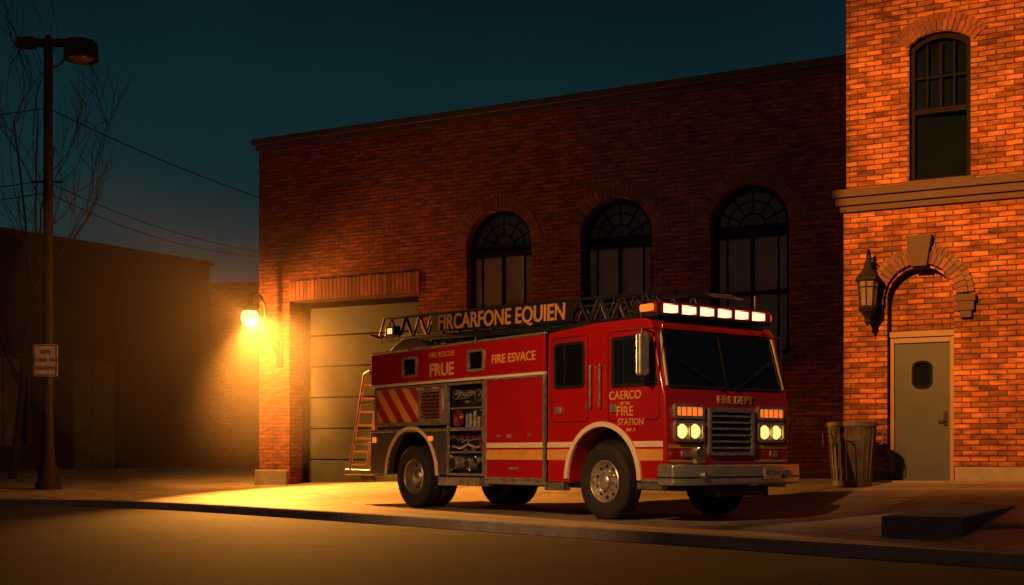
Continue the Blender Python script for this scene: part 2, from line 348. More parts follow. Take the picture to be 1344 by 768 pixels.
# ---------------------------------------------------------------- tower
tw=empty('brick_tower',P0,WA)
TM=MS((0,-1.0,0)); x0,x1=13.92,20.0
dc=15.24; dh=.56
uw,R,cz,ang=segarch(15.56,.51,5.66,8.06,.2)
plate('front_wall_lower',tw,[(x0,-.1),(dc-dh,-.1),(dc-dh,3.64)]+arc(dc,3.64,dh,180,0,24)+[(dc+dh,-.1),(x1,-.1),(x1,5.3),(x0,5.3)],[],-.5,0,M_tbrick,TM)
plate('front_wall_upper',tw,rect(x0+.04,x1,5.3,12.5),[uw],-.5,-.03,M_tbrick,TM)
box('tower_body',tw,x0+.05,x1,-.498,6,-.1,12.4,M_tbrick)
box('niche_wall',tw,dc-dh-.1,dc+dh+.1,-.78,-.6,2.98,4.4,M_tbrick)
b=Bag(); b.box(x0-.17,x1,-1.18,-.9,5.50,5.64); b.box(x0-.12,x1,-1.12,-.9,5.36,5.498); b.box(x0-.06,x1,-1.06,-.9,5.25,5.358)
b.box(x0-.17,x0+.1,-.9,5,5.50,5.64)
b.make('cornice',M_stone,tw,bevel=.012)
voussoirs('upper_window_arch',tw,15.56,cz,R+.01,R+.20,90-ang-4,90+ang+4,15,-.1,.0,M_vous,TM)
voussoirs('upper_window_arch_outer',tw,15.56,cz,R+.205,R+.32,90-ang-5,90+ang+5,18,-.1,-.008,M_vous,TM)
inn,_,_,_=segarch(15.56,.43,5.76,8.0,.17)
b=Bag(); plate('',None,[(x*.999+.0156,z) for x,z in uw],[inn],-.24,-.14,None,TM,bag=b)
c=15.56
b.box(c-.43,c+.43,-1+.13,-1+.24,6.88,6.97); b.box(c-.018,c+.018,-1+.16,-1+.22,6.97,8.1); b.box(c-.43,c+.43,-1+.16,-1+.22,7.5,7.53)
b.box(c-.235,c-.21,-1+.165,-1+.22,6.97,8.1); b.box(c+.21,c+.235,-1+.165,-1+.22,6.97,8.1)
b.make('upper_window_frame',M_frame,tw)
b=Bag()
for z0_,z1_,k_ in ((5.7,6.92,.10),(6.93,8.3,.07)):
    V=[(c-.5,-.775,z0_),(c+.5,-.775+k_,z0_),(c+.5,-.775+k_+.03,z1_),(c-.5,-.775+.03,z1_)]
    b.add(V+[(x,y+.01,z) for x,y,z in V],[(0,1,2,3),(4,7,6,5),(0,4,5,1),(1,5,6,2),(2,6,7,3),(3,7,4,0)])
b.make('upper_window_glass',M_glass,tw)
box('upper_window_backing',tw,c-.52,c+.52,-.64,-.6,5.65,8.35,M_black)
box('upper_window_sill',tw,c-.58,c+.58,-1.06,-.8,5.642,5.70,M_stone,bevel=.01)
voussoirs('door_arch',tw,dc,3.66,.60,.80,4,176,22,-.1,.09,M_vous2,TM)
voussoirs('door_arch_outer',tw,dc,3.66,.805,.90,4,176,26,-.1,.05,M_vous2,TM)
plate('keystone',tw,[(dc-.13,4.20),(dc+.13,4.20),(dc+.22,4.74),(dc-.22,4.74)],[],-.05,.16,M_stone,TM,bevel=.015)
b=Bag()
for xa in (dc+.60,dc-.93):
    b.box(xa,xa+.33,-1.13,-.9,3.56,3.68); b.box(xa+.03,xa+.30,-1.11,-.9,3.40,3.558); b.box(xa+.07,xa+.26,-1.09,-.9,3.28,3.398)
b.make('impost',M_stone,tw,bevel=.012)
b=Bag(); b.box(dc-.555,dc-.47,-.84,-.7,.3,3.0); b.box(dc+.47,dc+.555,-.84,-.7,.3,3.0); b.box(dc-.469,dc+.469,-.84,-.7,2.9,3.0); b.box(dc-.555,dc+.555,-.88,-.7,3.0,3.1)
b.make('door_frame',pbr('frame_tan',(.22,.13,.07),.6,var=.2),tw,bevel=.006)
ell=rr(dc-.15,dc+.15,2.12,2.56,.11,6)
plate('door_leaf',tw,rect(dc-.465,dc+.465,.4,2.895),[ell],-.26,-.20,M_door,TM)
plate('door_window_rim',tw,rr(dc-.175,dc+.175,2.095,2.585,.13,6),[rr(dc-.135,dc+.135,2.135,2.545,.1,6)],-.21,-.185,M_frame,TM)
box('door_window_glass',tw,dc-.2,dc+.2,-.765,-.75,2.05,2.62,M_glass)
b=Bag(); b.box(dc+.36,dc+.42,-.83,-.80,1.45,1.70); b.tube((dc+.39,-.80,1.52),(dc+.39,-.87,1.52),.012); b.tube((dc+.39,-.87,1.52),(dc+.27,-.87,1.52),.012); b.tube((dc+.39,-.80,1.64),(dc+.39,-.84,1.64),.02)
b.make('door_handle',M_iron,tw)
b=Bag(); b.box(dc+dh+.03,x1,-1.07,-.9,.2,.73); b.make('plinth',M_conc,tw,bevel=.015)
b=Bag(); b.box(x0-.04,dc-dh-.03,-1.05,-.9,.2,.66); b.make('plinth_dark',M_stone,tw,bevel=.015)
box('threshold',tw,dc-dh-.1,dc+dh+.1,-1.25,-.7,.3,.485,M_conc,bevel=.01)

# ---------------------------------------------------------------- wall lamp (lit)
wl=empty('wall_lamp',P0,WA)
lx=.62
b=Bag(); b.box(lx-.09,lx+.09,-.06,0,3.0,3.75); b.make('bracket_plate',M_iron,wl,bevel=.015)
b=Bag()
pts=[(lx,-.05,3.55),(lx,-.35,3.6),(lx,-.5,3.78),(lx,-.55,4.1),(lx,-.58,4.35),(lx,-.72,4.55),(lx,-.9,4.6),(lx,-1.05,4.53),(lx,-1.1,4.38)]
b.path(pts,.04,8); 
sc=[(lx,-.3-.12*math.cos(t*.5),3.85+.12*math.sin(t*.5)) for t in range(0,11)]; b.path(sc,.018,6)
b.tube((lx,-.05,3.2),(lx,-.45,3.68),.02); b.tube((lx,-.5,3.78),(lx,-.42,3.85),.018)
b.make('arm',M_iron,wl)
lathe('lamp_cap',wl,[(0,.36),(.03,.34),(.04,.27),(.1,.24),(.16,.17),(.17,.13),(.15,.13)],Matrix.Translation((lx,-1.1,4.05)),M_iron)
lathe('lamp_globe',wl,[(.0,-.24),(.07,-.23),(.15,-.17),(.2,-.06),(.2,.03),(.17,.11),(.14,.14)],Matrix.Translation((lx,-1.1,4.05)),M_bulb)
ORG=(1,.36,.05)
def light(name,typ,loc,en,col,parent=None,radius=.1,**k):
    l=bpy.data.lights.new(name,typ); l.energy=en; l.color=col
    if typ!='SUN': l.shadow_soft_size=radius
    o=bpy.data.objects.new(name,l); S.collection.objects.link(o); o.location=loc
    if parent: o.parent=parent
    for kk,v in k.items(): setattr(l,kk,v)
    return o
def aim(o,frm,to):
    o.location=frm; o.rotation_euler=(Vector(to)-Vector(frm)).to_track_quat('-Z','Y').to_euler()
light('lamp_light','POINT',(lx,-1.1,4.02),850,ORG,wl,.06)
o=light('lamp_downlight','SPOT',(0,0,0),15000,ORG,wl,.06,spot_size=rad(96),spot_blend=.7); aim(o,(lx,-1.1,4.0),(lx+3.4,-2.7,.5))
o=light('lamp_backlight','SPOT',(0,0,0),2600,ORG,wl,.06,spot_size=rad(88),spot_blend=.7); aim(o,(lx,-1.1,4.0),(.15,0,2.4))
# ---------------------------------------------------------------- lantern on tower
ln=empty('wall_lantern',P0,WA)
cx,cy=14.42,-1.36
b=Bag(); b.box(cx-.05,cx+.05,-1.04,-1.0,3.45,4.2)
b.path([(cx,-1.03,3.75),(cx,-1.12,3.9),(cx,-1.12,4.15),(cx,-1.16,4.4),(cx,-1.26,4.52),(cx,-1.36,4.5),(cx,-1.4,4.4),(cx,-1.36,4.33)],.02)
sc=[(cx+.11*math.cos(t*.6)*(1-t*.05),-1.2,4.28+.11*math.sin(t*.6)*(1-t*.05)) for t in range(0,13)]; b.path(sc,.013,6)
sc=[(cx,-1.14-.1*math.cos(t*.6)*(1-t*.05),3.62+.1*math.sin(t*.6)*(1-t*.05)) for t in range(0,13)]; b.path(sc,.013,6)
b.make('bracket',M_iron,ln)
T=Matrix.Translation((cx,cy,0))
lathe('lantern_roof',ln,[(0,4.36),(.03,4.34),(.035,4.28),(.06,4.27),(.07,4.2),(.13,4.12),(.21,4.02),(.22,3.97),(.17,3.96)],T,M_iron,n=8,smooth=False)
lathe('lantern_glass',ln,[(.17,3.96),(.125,3.5),(.0,3.5)],T,M_lantg,n=8,smooth=False)
lathe('lantern_base',ln,[(.15,3.53),(.16,3.5),(.14,3.44),(.08,3.36),(.05,3.30),(.06,3.26),(.02,3.2),(0,3.18)],T,M_iron,n=8,smooth=False)
b=Bag()
for k in range(8):
    a=2*math.pi*k/8; b.tube((cx+.175*math.cos(a),cy+.175*math.sin(a),3.96),(cx+.13*math.cos(a),cy+.13*math.sin(a),3.5),.011,n=6)
for zz,r in ((3.85,.165),(3.96,.18)): b.path([(cx+r*math.cos(2*math.pi*k/8),cy+r*math.sin(2*math.pi*k/8),zz) for k in range(9)],.01,6)
b.make('lantern_cage',M_iron,ln)

# ---------------------------------------------------------------- trash can
tcx,tcy=5.78,21.6; tz=h(tcx,tcy)
can=empty('trash_can',(tcx,tcy,tz))
lathe('can_body',can,[(0,.02),(.30,.02),(.315,0.0),(.32,.06),(.33,.3),(.335,.33),(.345,.36),(.365,.7),(.375,.73),(.38,.78),(.40,1.0),(.42,1.02),(.42,1.08),(.39,1.1),(.38,1.04),(.34,.3),(0,.28)],Matrix(),M_can,n=48)
b=Bag()
for k in range(24):
    a=2*math.pi*k/24; b.tube((.326*math.cos(a),.326*math.sin(a),.1),(.398*math.cos(a),.398*math.sin(a),.98),.007,n=6)
b.path([(-.42,-.05,.9),(-.5,-.05,.88),(-.5,-.05,.72),(-.4,-.05,.7)],.014); b.path([(.42,-.05,.9),(.5,-.05,.88),(.5,-.05,.72),(.4,-.05,.7)],.014)
b.make('can_ribs',M_can,can)

# ---------------------------------------------------------------- concrete step
stp=empty('concrete_step')
A=Vector((4.05,13.95,0)); dA=Vector((.80,-.30,0)); dB=Vector((.5,.87,0))
P=[A,A+dA,A+dA+dB*6.2,A+dB*6.2]
V=[(p.x,p.y,-.05) for p in P]+[(p.x,p.y,.27) for p in P]
mesh('slab',V,[(0,1,2,3),(4,5,6,7),(0,1,5,4),(1,2,6,5),(2,3,7,6),(3,0,4,7)],M_step,stp,bevel=.02)
P=[A+dA*1.003+dB*.8,A+dA*1.9+dB*.8,A+dA*1.9+dB*6.2,A+dA*1.003+dB*6.2]
V=[(p.x,p.y,-.05) for p in P]+[(p.x,p.y,.15) for p in P]
mesh('lower_tread',V,[(0,1,2,3),(4,5,6,7),(0,1,5,4),(1,2,6,5),(2,3,7,6),(3,0,4,7)],M_step,stp,bevel=.02)

# ---------------------------------------------------------------- street lamp (left)
px,py=-10.95,30.0; pz=h(px,py)
sl=empty('street_lamp',(px,py,pz))
lathe('post',sl,[(.30,0),(.30,.12),(.24,.2),(.22,.5),(.16,.6),(.15,.9),(.13,1.0),(.115,5),(.10,10.55),(.06,10.7),(0,10.72)],Matrix(),M_steelpost,n=20)
b=Bag(); b.box(-.72,.75,-.07,.07,10.45,10.62); b.box(-.72,-.3,-.09,.09,10.4,10.66); b.path([(0,0,9.9),(.25,0,10.0),(.48,0,10.25),(.5,0,10.45)],.025); b.make('cross_arm',M_steelpost,sl,bevel=.01)
lathe('lamp_head',sl,[(0,.42),(.33,.42),(.38,.36),(.40,0),(.37,-.03),(.33,0),(.3,.08),(0,.1)],Matrix.Translation((.78,0,10.15)),M_steelpost,n=28)
lathe('lamp_lens',sl,[(.3,.07),(.25,-.02),(.12,-.08),(0,-.1)],Matrix.Translation((.78,0,10.15)),M_lantg,n=28)
sg=empty('street_sign',(px,py-.17,pz))
plate('sign_panel',sg,rr(-.29,.29,2.65,3.40,.05),[],0,.02,M_signw,MS())
plate('sign_border',sg,rr(-.27,.27,2.67,3.38,.04),[rr(-.25,.25,2.69,3.36,.03)],.021,.024,M_iron,MS())
for k,tx in enumerate(('SAFE','ZONE NO','PARKING')): text('sign_text',sg,tx,.13,MS((0,-.022,3.22-.19*k)),M_iron,.002)
b=Bag(); b.box(-.05,.05,0,.12,2.8,2.84); b.box(-.05,.05,0,.12,3.2,3.24); b.make('sign_clamp',M_iron,sg)

# wires
pw=empty('power_lines')
b=Bag()
def wire(p,q,sag,r=.014):
    p=Vector(p);q=Vector(q); pts=[]
    for i in range(25):
        t=i/24; v=p.lerp(q,t); v.z-=sag*4*t*(1-t); pts.append(v)
    b.path(pts,r,5)
e1=(-5.6,30.9,7.0); e2=(-5.6,30.9,5.78)
wire((px,py,pz+9.0),e1,.12); wire((px,py,pz+7.25),e2,.25); wire((px,py,pz+7.0),(-5.6,30.9,5.72),.35)
for zz,dz in ((9.0,.3),(7.3,-.1),(7.0,-.2)): wire((px,py,pz+zz),(px-25,py+4,zz+dz+.2),.7)
b.tube((px-.35,py,pz+7.25),(px+.35,py,pz+7.25),.03)
b.make('cables',M_black,pw)

# bare tree
b=Bag()
def branch(p,d,L_,r,lev):
    n=5; q=p
    for i in range(n):
        d=(d+Vector((random.uniform(-.25,.25),random.uniform(-.2,.2),random.uniform(-.06,.13)))).normalized()
        q2=q+d*(L_/n); r2=r*(1-.12); b.tube(q,q2,r,r2,6 if lev<2 else 4); q=q2; r=r2
        if lev<4 and i>0:
            for _ in range(1 if lev else 2):
                if random.random()<.75:
                    s=Vector((random.uniform(-1,.6),random.uniform(-1,1),random.uniform(-.1,.7))).normalized()
                    branch(q,(d*.75+s*.75).normalized(),L_*random.uniform(.5,.72),max(.010,r*.5),lev+1)
branch(Vector((0,0,-.1)),Vector((.02,0,1)),4.7,.15,0)
tr=b.make('bare_tree',M_wood); tr.location=(-13.6,34.5,.2); tr.scale=(.85,.85,1.45)

# ---------------------------------------------------------------- background buildings
lb=empty('old_warehouse',(-10.7,45,0),math.atan2(.827,.562))
ops=[rect(-5.7,-3.9,.1,4.0),rect(-8.6,-7.4,1.2,3.9),rect(-11.5,-9.8,.1,3.7)]
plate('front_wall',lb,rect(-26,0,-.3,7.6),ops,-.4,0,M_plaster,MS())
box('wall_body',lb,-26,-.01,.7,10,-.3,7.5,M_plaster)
box('end_wall',lb,-.5,-.01,.39,.71,-.3,7.5,M_plaster)
box('coping',lb,-26,.1,-.12,.5,7.6,7.75,M_stone)
DO=(((-5.7,-3.9),(.1,4.0)),((-8.6,-7.4),(1.2,3.9)),((-11.5,-9.8),(.1,3.7)))
g=Bag()
for (a,c_),(z0,z1) in DO:
    g.box(a,c_,.25,.32,z0,z1)
    g.box((a+c_)/2-.03,(a+c_)/2+.03,.2,.26,z0,z1)
    for kk in range(1,5): g.box(a,c_,.21,.255,z0+(z1-z0)*kk/5-.02,z0+(z1-z0)*kk/5+.02)
g.make('doors',pbr('old_door',(.13,.12,.10),.6,var=.3),lb)
g=Bag()
for (a,c_),(z0,z1) in DO:
    g.box(a-.12,a-.003,-.05,.05,z0,z1+.12); g.box(c_+.003,c_+.12,-.05,.05,z0,z1+.12); g.box(a,c_,-.05,.05,z1+.003,z1+.12)
g.make('door_frames',M_stone,lb)
l2=empty('brick_shed',(-10.8,46.5,0),rad(-6))
plate('front_wall',l2,rect(-2,12,-.3,7.1),[archshape(1.55,.95,.0,3.7,16)],-.4,0,M_brick,MS())
box('wall_body',l2,-2,12,.8,8,-.3,7.0,M_plaster)
box('coping',l2,-2,12,-.1,.45,7.1,7.22,M_stone)
voussoirs('door_arch',l2,1.55,3.7,.97,1.25,0,180,20,-.1,.03,M_vous,MS())
box('door',l2,.6,2.5,.3,.36,0,3.3,M_garage); 

# ================================================================= FIRE TRUCK
ft=empty('fire_truck',(TX,TY,0),TA)
HW=1.25
prof=[(-1.27,.52),(-1.27,2.72),(-1.22,2.80),(-.2,2.86),(.8,2.86),(.98,2.82),(1.06,2.72),(1.27,1.86),(1.31,1.76),(1.33,1.2),(1.33,.62),(1.29,.56),(.76,.56)]+arc(0,.58,.76,0,180,20)[1:]+[(-.76,.52)]
plate('cab_body',ft,prof,[],-HW,HW,M_red,MS(),bevel=.055)
box('chassis',ft,-6.3,1.2,-.55,.55,.42,.95,M_black)
box('engine_cover',ft,-1.2,1.2,-.93,.93,.62,1.4,M_black)
def side(M,sgn):
    s=M; 
    def F(name,outer,holes,c0,c1,mat,bevel=0):
        return plate(name,ft,[(sgn*x,z) for x,z in outer][::sgn],[[(sgn*x,z) for x,z in hh][::sgn] for hh in holes],c0,c1,mat,M,bevel)
    for nm,(a,b_,z0,z1) in {'rear_window':(-1.10,-.38,1.93,2.62),'front_window':(.22,1.10,1.90,2.62)}.items():
        if nm=='front_window':
            o=[(a,z0),(b_+.07,z0),(b_-.06,z1-.04),(b_-.1,z1),(a+.04,z1),(a,z1-.04)]
            i=[(a+.05,z0+.05),(b_+.01,z0+.05),(b_-.1,z1-.07),(b_-.12,z1-.05),(a+.07,z1-.05),(a+.05,z1-.07)]
        else: o=rr(a,b_,z0,z1,.08); i=rr(a+.045,b_-.045,z0+.045,z1-.045,.05)
        F(nm+'_rim',o,[i],-.01,.02,M_black,.005)
        F(nm+'_glass',i,[],-.01,.008,M_tglass)
        F(nm+'_divider',rect(a+.25,a+.27,z0+.04,z1-.04),[],-.01,.014,M_black)
    for (a,b_,z0,z1) in ((-1.16,-.30,1.42,2.70),(.13,1.2,1.42,2.70)):
        F('door_seam',rr(a,b_,z0,z1,.07),[rr(a+.014,b_-.014,z0+.014,z1-.014,.06)],-.01,.003,M_dark)
    for x in (-.23,-.02): F('grab_rail',rr(x,x+.03,1.62,2.25,.012),[],.03,.06,M_fit,.004)
    for x in (-1.05,.2): F('door_handle',rr(x,x+.14,1.55,1.66,.02),[],.0,.035,M_fit,.008)
    F('door_hinges',rect(-.34,-.31,1.6,1.72),[],0,.02,M_alu)
    def stripe(nm,z0,z1,mat,c):
        def xr_(z): return .84*math.cos(math.asin(min(1,max(0,(z-.58)/.84))))+.015
        for sg in (-1,1):
            lo,hi=xr_(z0),xr_(z1)
            P=[(sg*lo,z0),(sg*(1.265 if sg<0 else 1.27),z0),(sg*(1.265 if sg<0 else 1.27),z1),(sg*hi,z1)]
            F(nm,P if sg>0 else P[::-1],[],-.002,c,mat)
        F(nm,rect(-2.83,-1.36,z0,z1),[],-.002,.014+c,mat)
    stripe('gold_stripe',.86,1.02,M_gold,.004); stripe('cream_stripe',1.05,1.13,M_cream,.004)
    F('front_arch_trim',arc(0,.58,.84,0,180,28)+arc(0,.58,.765,180,0,28),[],-.03,.03,M_cream,.008)
    F('cab_step',rect(.78,1.26,.46,.55),[],-.1,.03,M_alu,.01)
    F('rear_cab_step',rect(-1.3,-.86,.40,.52),[],-.12,.03,M_alu,.01)
    F('lower_trim',rect(.86,1.28,.56,.61),[],0,.012,M_fit)
    F('compartment_panel',rr(-2.85,-1.34,.57,2.15,.02),[],-.05,.01,M_red,.01)
    F('compartment_frame',rr(-2.88,-1.31,.54,2.18,.02),[rr(-2.84,-1.35,.58,2.14,.015)],-.02,.026,M_fit,.004)
    F('shutter_bar',rr(-2.2,-2.0,.70,.74,.01),[],.0,.03,M_fit)
    F('shutter_lock',rr(-2.28,-2.18,1.2,1.26,.01),[],.0,.025,M_fit)
    F('top_band',rect(-6.5,-1.33,2.22,2.78),[],-.05,.01,M_red,.02)
    F('band_trim',rect(-6.52,-1.31,2.17,2.215),[],-.03,.028,M_cream,.006)
    F('band_trim_top',rect(-6.52,-1.31,2.785,2.82),[],-.05,.022,M_fit,.006)
    for x in (-5.15,-3.13):
        F('scene_light_rim',rr(x-.24,x+.24,2.31,2.67,.05),[rr(x-.19,x+.19,2.35,2.63,.03)],-.01,.035,M_fit,.006)
        F('scene_light',rr(x-.19,x+.19,2.35,2.63,.03),[],-.01,.012,M_tglass)
    fp=[(-6.5,.58),(-6.5,1.34),(-4.3,1.34),(-4.3,.58)]+arc(-5.12,.58,.80,0,180,22)
    F('rear_fender',fp,[],-.05,.012,M_dia,.01)
    F('rear_arch_trim',arc(-5.12,.58,.86,0,180,28)+arc(-5.12,.58,.80,180,0,28),[],-.03,.035,M_cream,.008)
    F('fender_rail',rect(-6.52,-2.9,1.342,1.39),[],-.04,.028,M_fit,.006)
    F('rear_marker',rr(-4.55,-4.42,1.18,1.26,.02),[],0,.03,M_turn)
    F('rear_marker_b',rr(-6.42,-6.3,1.16,1.26,.02),[],0,.03,M_turn)
    F('chevron_panel',rr(-6.3,-4.05,1.5,2.12,.03),[],-.05,.006,M_chev)
    F('chevron_rim',rr(-6.35,-4.0,1.45,2.15,.03),[rr(-6.29,-4.06,1.51,2.11,.03)],-.03,.025,M_fit,.005)
    F('vent_frame',rr(-4.82,-4.1,1.50,2.08,.03),[rr(-4.76,-4.16,1.56,2.02,.02)],0,.05,M_fit,.006)
    F('vent_back',rect(-4.76,-4.16,1.56,2.02),[],0,.012,M_dred)
    for k in range(7): F('vent_louver',rect(-4.75,-4.17,1.59+k*.062,1.61+k*.062),[],.0,.04,M_alu)
    F('pump_panel_rim',rr(-3.99,-2.91,.59,2.15,.02),[rr(-3.95,-2.95,.63,2.11,.02)],-.03,.018,M_fit,.004)
    F('lower_compartment',rr(-4.28,-4.0,.60,1.32,.02),[],-.05,.008,M_dia,.01)
    F('running_board',rect(-4.2,-3.0,.42,.56),[],-.25,.05,M_fit,.012)
    F('sill_trim',rect(-2.88,-1.31,.47,.535),[],-.06,.02,M_fit,.008)
bp_=[(-6.5,.55),(-6.5,2.78),(-1.33,2.78),(-1.33,.55),(-4.28,.55)]+arc(-5.12,.58,.82,0,180,20)
plate('body_core',ft,bp_,[],-1.12,1.12,M_dark,MS())
box('body_top',ft,-6.5,-1.33,-1.2,1.2,2.78,2.80,M_dia)
side(MS((0,-HW,0)),1)
side(MB((0,HW,0)),-1)
# open equipment bay: shelves, hoses, valves and a few gauges behind the rim
for sg_ in (-1,1):
    b=Bag(); c2=Bag(); d2=Bag(); r2_=Bag(); Y=sg_*1.13
    for z in (1.72,1.38,.98): b.box(-3.94,-2.96,min(Y,Y+.08*sg_),max(Y,Y+.08*sg_),z-.015,z+.015)
    for x,z,rg in ((-3.78,1.95,.085),(-3.56,1.93,.06),(-3.38,1.96,.05),(-3.12,1.91,.10)):
        b.tube((x,Y,z),(x,Y+.09*sg_,z),rg,n=22); d2.tube((x,Y+.091*sg_,z),(x,Y+.096*sg_,z),rg-.016,n=22); c2.tube((x,Y+.099*sg_,z),(x+rg*.5,Y+.10*sg_,z+rg*.3),.006,n=4)
    # coiled hose on the middle shelf
    for k in range(5):
        R_=.135-k*.024; pts=[(-3.74+R_*math.cos(rad(a)),Y+.06*sg_,1.55+R_*math.sin(rad(a))) for a in range(0,361,24)]; r2_.path(pts,.013,6)
    # bottles / nozzles
    for q in range(5):
        x=-3.50+q*.11+random.uniform(-.01,.01); hh_=random.uniform(.16,.26); b.tube((x,Y+.05*sg_,1.40),(x,Y+.05*sg_,1.40+hh_),random.uniform(.025,.04),n=12); d2.tube((x,Y+.05*sg_,1.40+hh_),(x,Y+.05*sg_,1.45+hh_),.018,n=8)
    # lever bank
    for q in range(6):
        x=-3.85+q*.16; b.tube((x,Y,1.2),(x+random.uniform(-.03,.03),Y+.12*sg_,1.2+random.uniform(-.05,.08)),.014,n=8); r2_.tube((x,Y+.115*sg_,1.22),(x,Y+.14*sg_,1.24),.024,n=8)
    # inlets with caps
    for q,(x,z,rg) in enumerate(((-3.74,.80,.11),(-3.32,.78,.09),(-3.07,.84,.06))):
        b.tube((x,Y,z),(x,Y+.18*sg_,z),rg,n=22); d2.tube((x,Y+.181*sg_,z),(x,Y+.2*sg_,z),rg*.8,n=22)
        for k in range(3):
            a=k*2.1+q; b.tube((x+rg*.8*math.cos(a),Y+.16*sg_,z+rg*.8*math.sin(a)),(x+rg*1.35*math.cos(a),Y+.16*sg_,z+rg*1.35*math.sin(a)),.012,n=6)
    b.path([(-3.93,Y+.05*sg_,1.08),(-3.6,Y+.1*sg_,1.05),(-3.4,Y+.1*sg_,1.12),(-3.2,Y+.08*sg_,1.06),(-2.98,Y+.04*sg_,1.1)],.022)
    r2_.path([(-3.0,Y+.05*sg_,1.66),(-3.03,Y+.1*sg_,1.5),(-3.0,Y+.1*sg_,1.3),(-3.06,Y+.1*sg_,1.1),(-3.02,Y+.05*sg_,.95)],.018)
    for k in range(14):
        x=random.uniform(-3.9,-3.0); z=random.choice((1.0,1.30,1.66,1.80)); w=random.uniform(.02,.08)
        (b if k%2 else d2).box(x,x+w,min(Y,Y+.05*sg_),max(Y,Y+.05*sg_),z,z+random.uniform(.015,.05))
    b.make('pump_fittings',M_fit,ft,smooth=False); d2.make('gauge_faces',M_black,ft); c2.make('gauge_needles',M_white,ft); r2_.make('hoses',M_dred,ft)
SM=lambda x,z,p=.013: MS((x,-HW-p,z))
text('side_lettering',ft,'FRUE',.30,SM(-4.15,2.385),M_gold,sx=1.1,bold=.008)
text('side_lettering',ft,'FIRE RESCUE',.13,SM(-4.15,2.65),M_gold,sx=1.1)
text('side_lettering',ft,'FIRE ESVACE',.2,SM(-2.12,2.47),M_gold,sx=1.05,bold=.003)
for k,(tx,sz) in enumerate((('CAERCO',.17),('OF THE',.06),('FIRE',.20),('STATION',.13),('DIST. 4',.06))):
    text('door_lettering',ft,tx,sz,SM(.50 if k<3 else .62,[1.78,1.665,1.55,1.40,1.29][k],.005),M_gold,sx=1.0,bold=.002)
b=Bag()
for x,z in ((-2.5,1.24),(-1.7,1.24)): b.tube((x,-HW-.01,z),(x,-HW-.03,z),.03,n=16)
b.make('shutter_knobs',M_fit,ft)
# front end
FX=1.33
F_=lambda nm,o,hl,c0,c1,mat,bev=0: plate(nm,ft,o,hl,c0,c1,mat,MF((FX,0,0)),bev)
a0=Vector((1.275,0,1.85)); a1=Vector((1.06,0,2.72)); bl=(a1-a0).length
MWs=frame((0,1,0),tuple(a1-a0),tuple(a0+Vector((.004,0,0))))
ws=[(-1.13,.02),(1.13,.02),(1.16,.08),(1.11,bl-.1),(1.05,bl-.06),(-1.05,bl-.06),(-1.11,bl-.1),(-1.16,.08)]
wi=[(x*.965,.5*bl+(z-.5*bl)*.93) for x,z in ws]
plate('windshield_rim',ft,ws,[wi],-.01,.022,M_black,MWs,.006)
plate('windshield_glass',ft,wi,[],-.01,.01,M_tglass,MWs)
plate('windshield_pillar',ft,rect(-.012,.012,.06,bl-.1),[],.0,.02,M_black,MWs)
for s_ in (-1,1):
    P=[(s_*1.165,.04),(s_*1.195,.04),(s_*1.145,bl-.06),(s_*1.115,bl-.06)]
    plate('pillar_trim',ft,P if s_>0 else P[::-1],[],0,.024,M_cream,MWs,.004)
b=Bag()
for s_ in (-1,1):
    b.tube(MWs@Vector((s_*.15,.02,.04)),MWs@Vector((s_*.70,.30,.05)),.012); b.tube(MWs@Vector((s_*.40,.15,.05)),MWs@Vector((s_*.98,.46,.045)),.009)
    b.tube(MWs@Vector((s_*.15,.02,.0)),MWs@Vector((s_*.15,.02,.05)),.02)
b.make('wipers',M_black,ft)
plate('visor',ft,rect(-1.12,1.12,bl-.05,bl+.03),[],0,.06,M_red,MWs,.02)
F_('grille_frame',rr(-.47,.47,.93,1.60,.05),[rr(-.41,.41,.98,1.54,.03)],-.01,.05,M_fit,.012)
F_('grille_back',rect(-.42,.42,.97,1.55),[],-.01,.01,M_black)
for k in range(6): F_('grille_bar',rect(-.41,.41,1.02+k*.09,1.05+k*.09),[],.01,.045,M_fit,.006)
for k in range(7): F_('grille_mesh',rect(-.36+k*.12-.006,-.36+k*.12+.006,.98,1.54),[],.005,.025,M_dark)
for s_ in (-1,1):
    y0,y1=sorted((s_*.55,s_*1.12))
    F_('headlight_bezel_upper',rr(y0,y1,1.44,1.64,.04),[rr(y0+.04,y1-.04,1.48,1.60,.02)],-.01,.045,M_fit,.01)
    F_('headlight_bezel_lower',rr(y0,y1,1.12,1.41,.05),[rr(y0+.04,y1-.04,1.16,1.37,.03)],-.01,.05,M_fit,.01)
    ym=(y0+y1)/2
    F_('marker_lens',rr(y0+.04,y1-.04,1.48,1.60,.02),[],0,.02,M_turn)
    for k in range(4): F_('marker_rib',rect(y0+.13+k*.105,y0+.14+k*.105,1.48,1.60),[],.0,.028,M_dred)
    for q in (-1,1):
        yy=ym+q*.125
        lathe('headlight_lens',ft,[(.0,.05),(.05,.045),(.09,.03),(.10,.015)],MF((FX,yy,1.265)),M_head,n=24)
    F_('headlight_housing',rr(y0+.04,y1-.04,1.16,1.37,.03),[],-.01,.014,M_chrome)
    F_('headlight_divider',rect(ym-.012,ym+.012,1.16,1.37),[],.0,.05,M_fit)
    F_('fog_light',rr(s_*.9-.08,s_*.9+.08,.9,1.0,.03),[],0,.03,M_fit,.01)
text('front_lettering',ft,'FIRE DEPT',.155,MF((FX-.008,.12,1.715)) ,M_gold,ext=.012,bold=.002,sx=1.05)
for s_ in (-1,1):
    y0,y1=sorted((s_*.5,s_*1.2)); F_('front_stripe',rect(y0,y1,.84,.87),[],-.004,.004,M_gold); F_('front_stripe_b',rect(y0,y1,1.03,1.08),[],-.004,.004,M_gold)
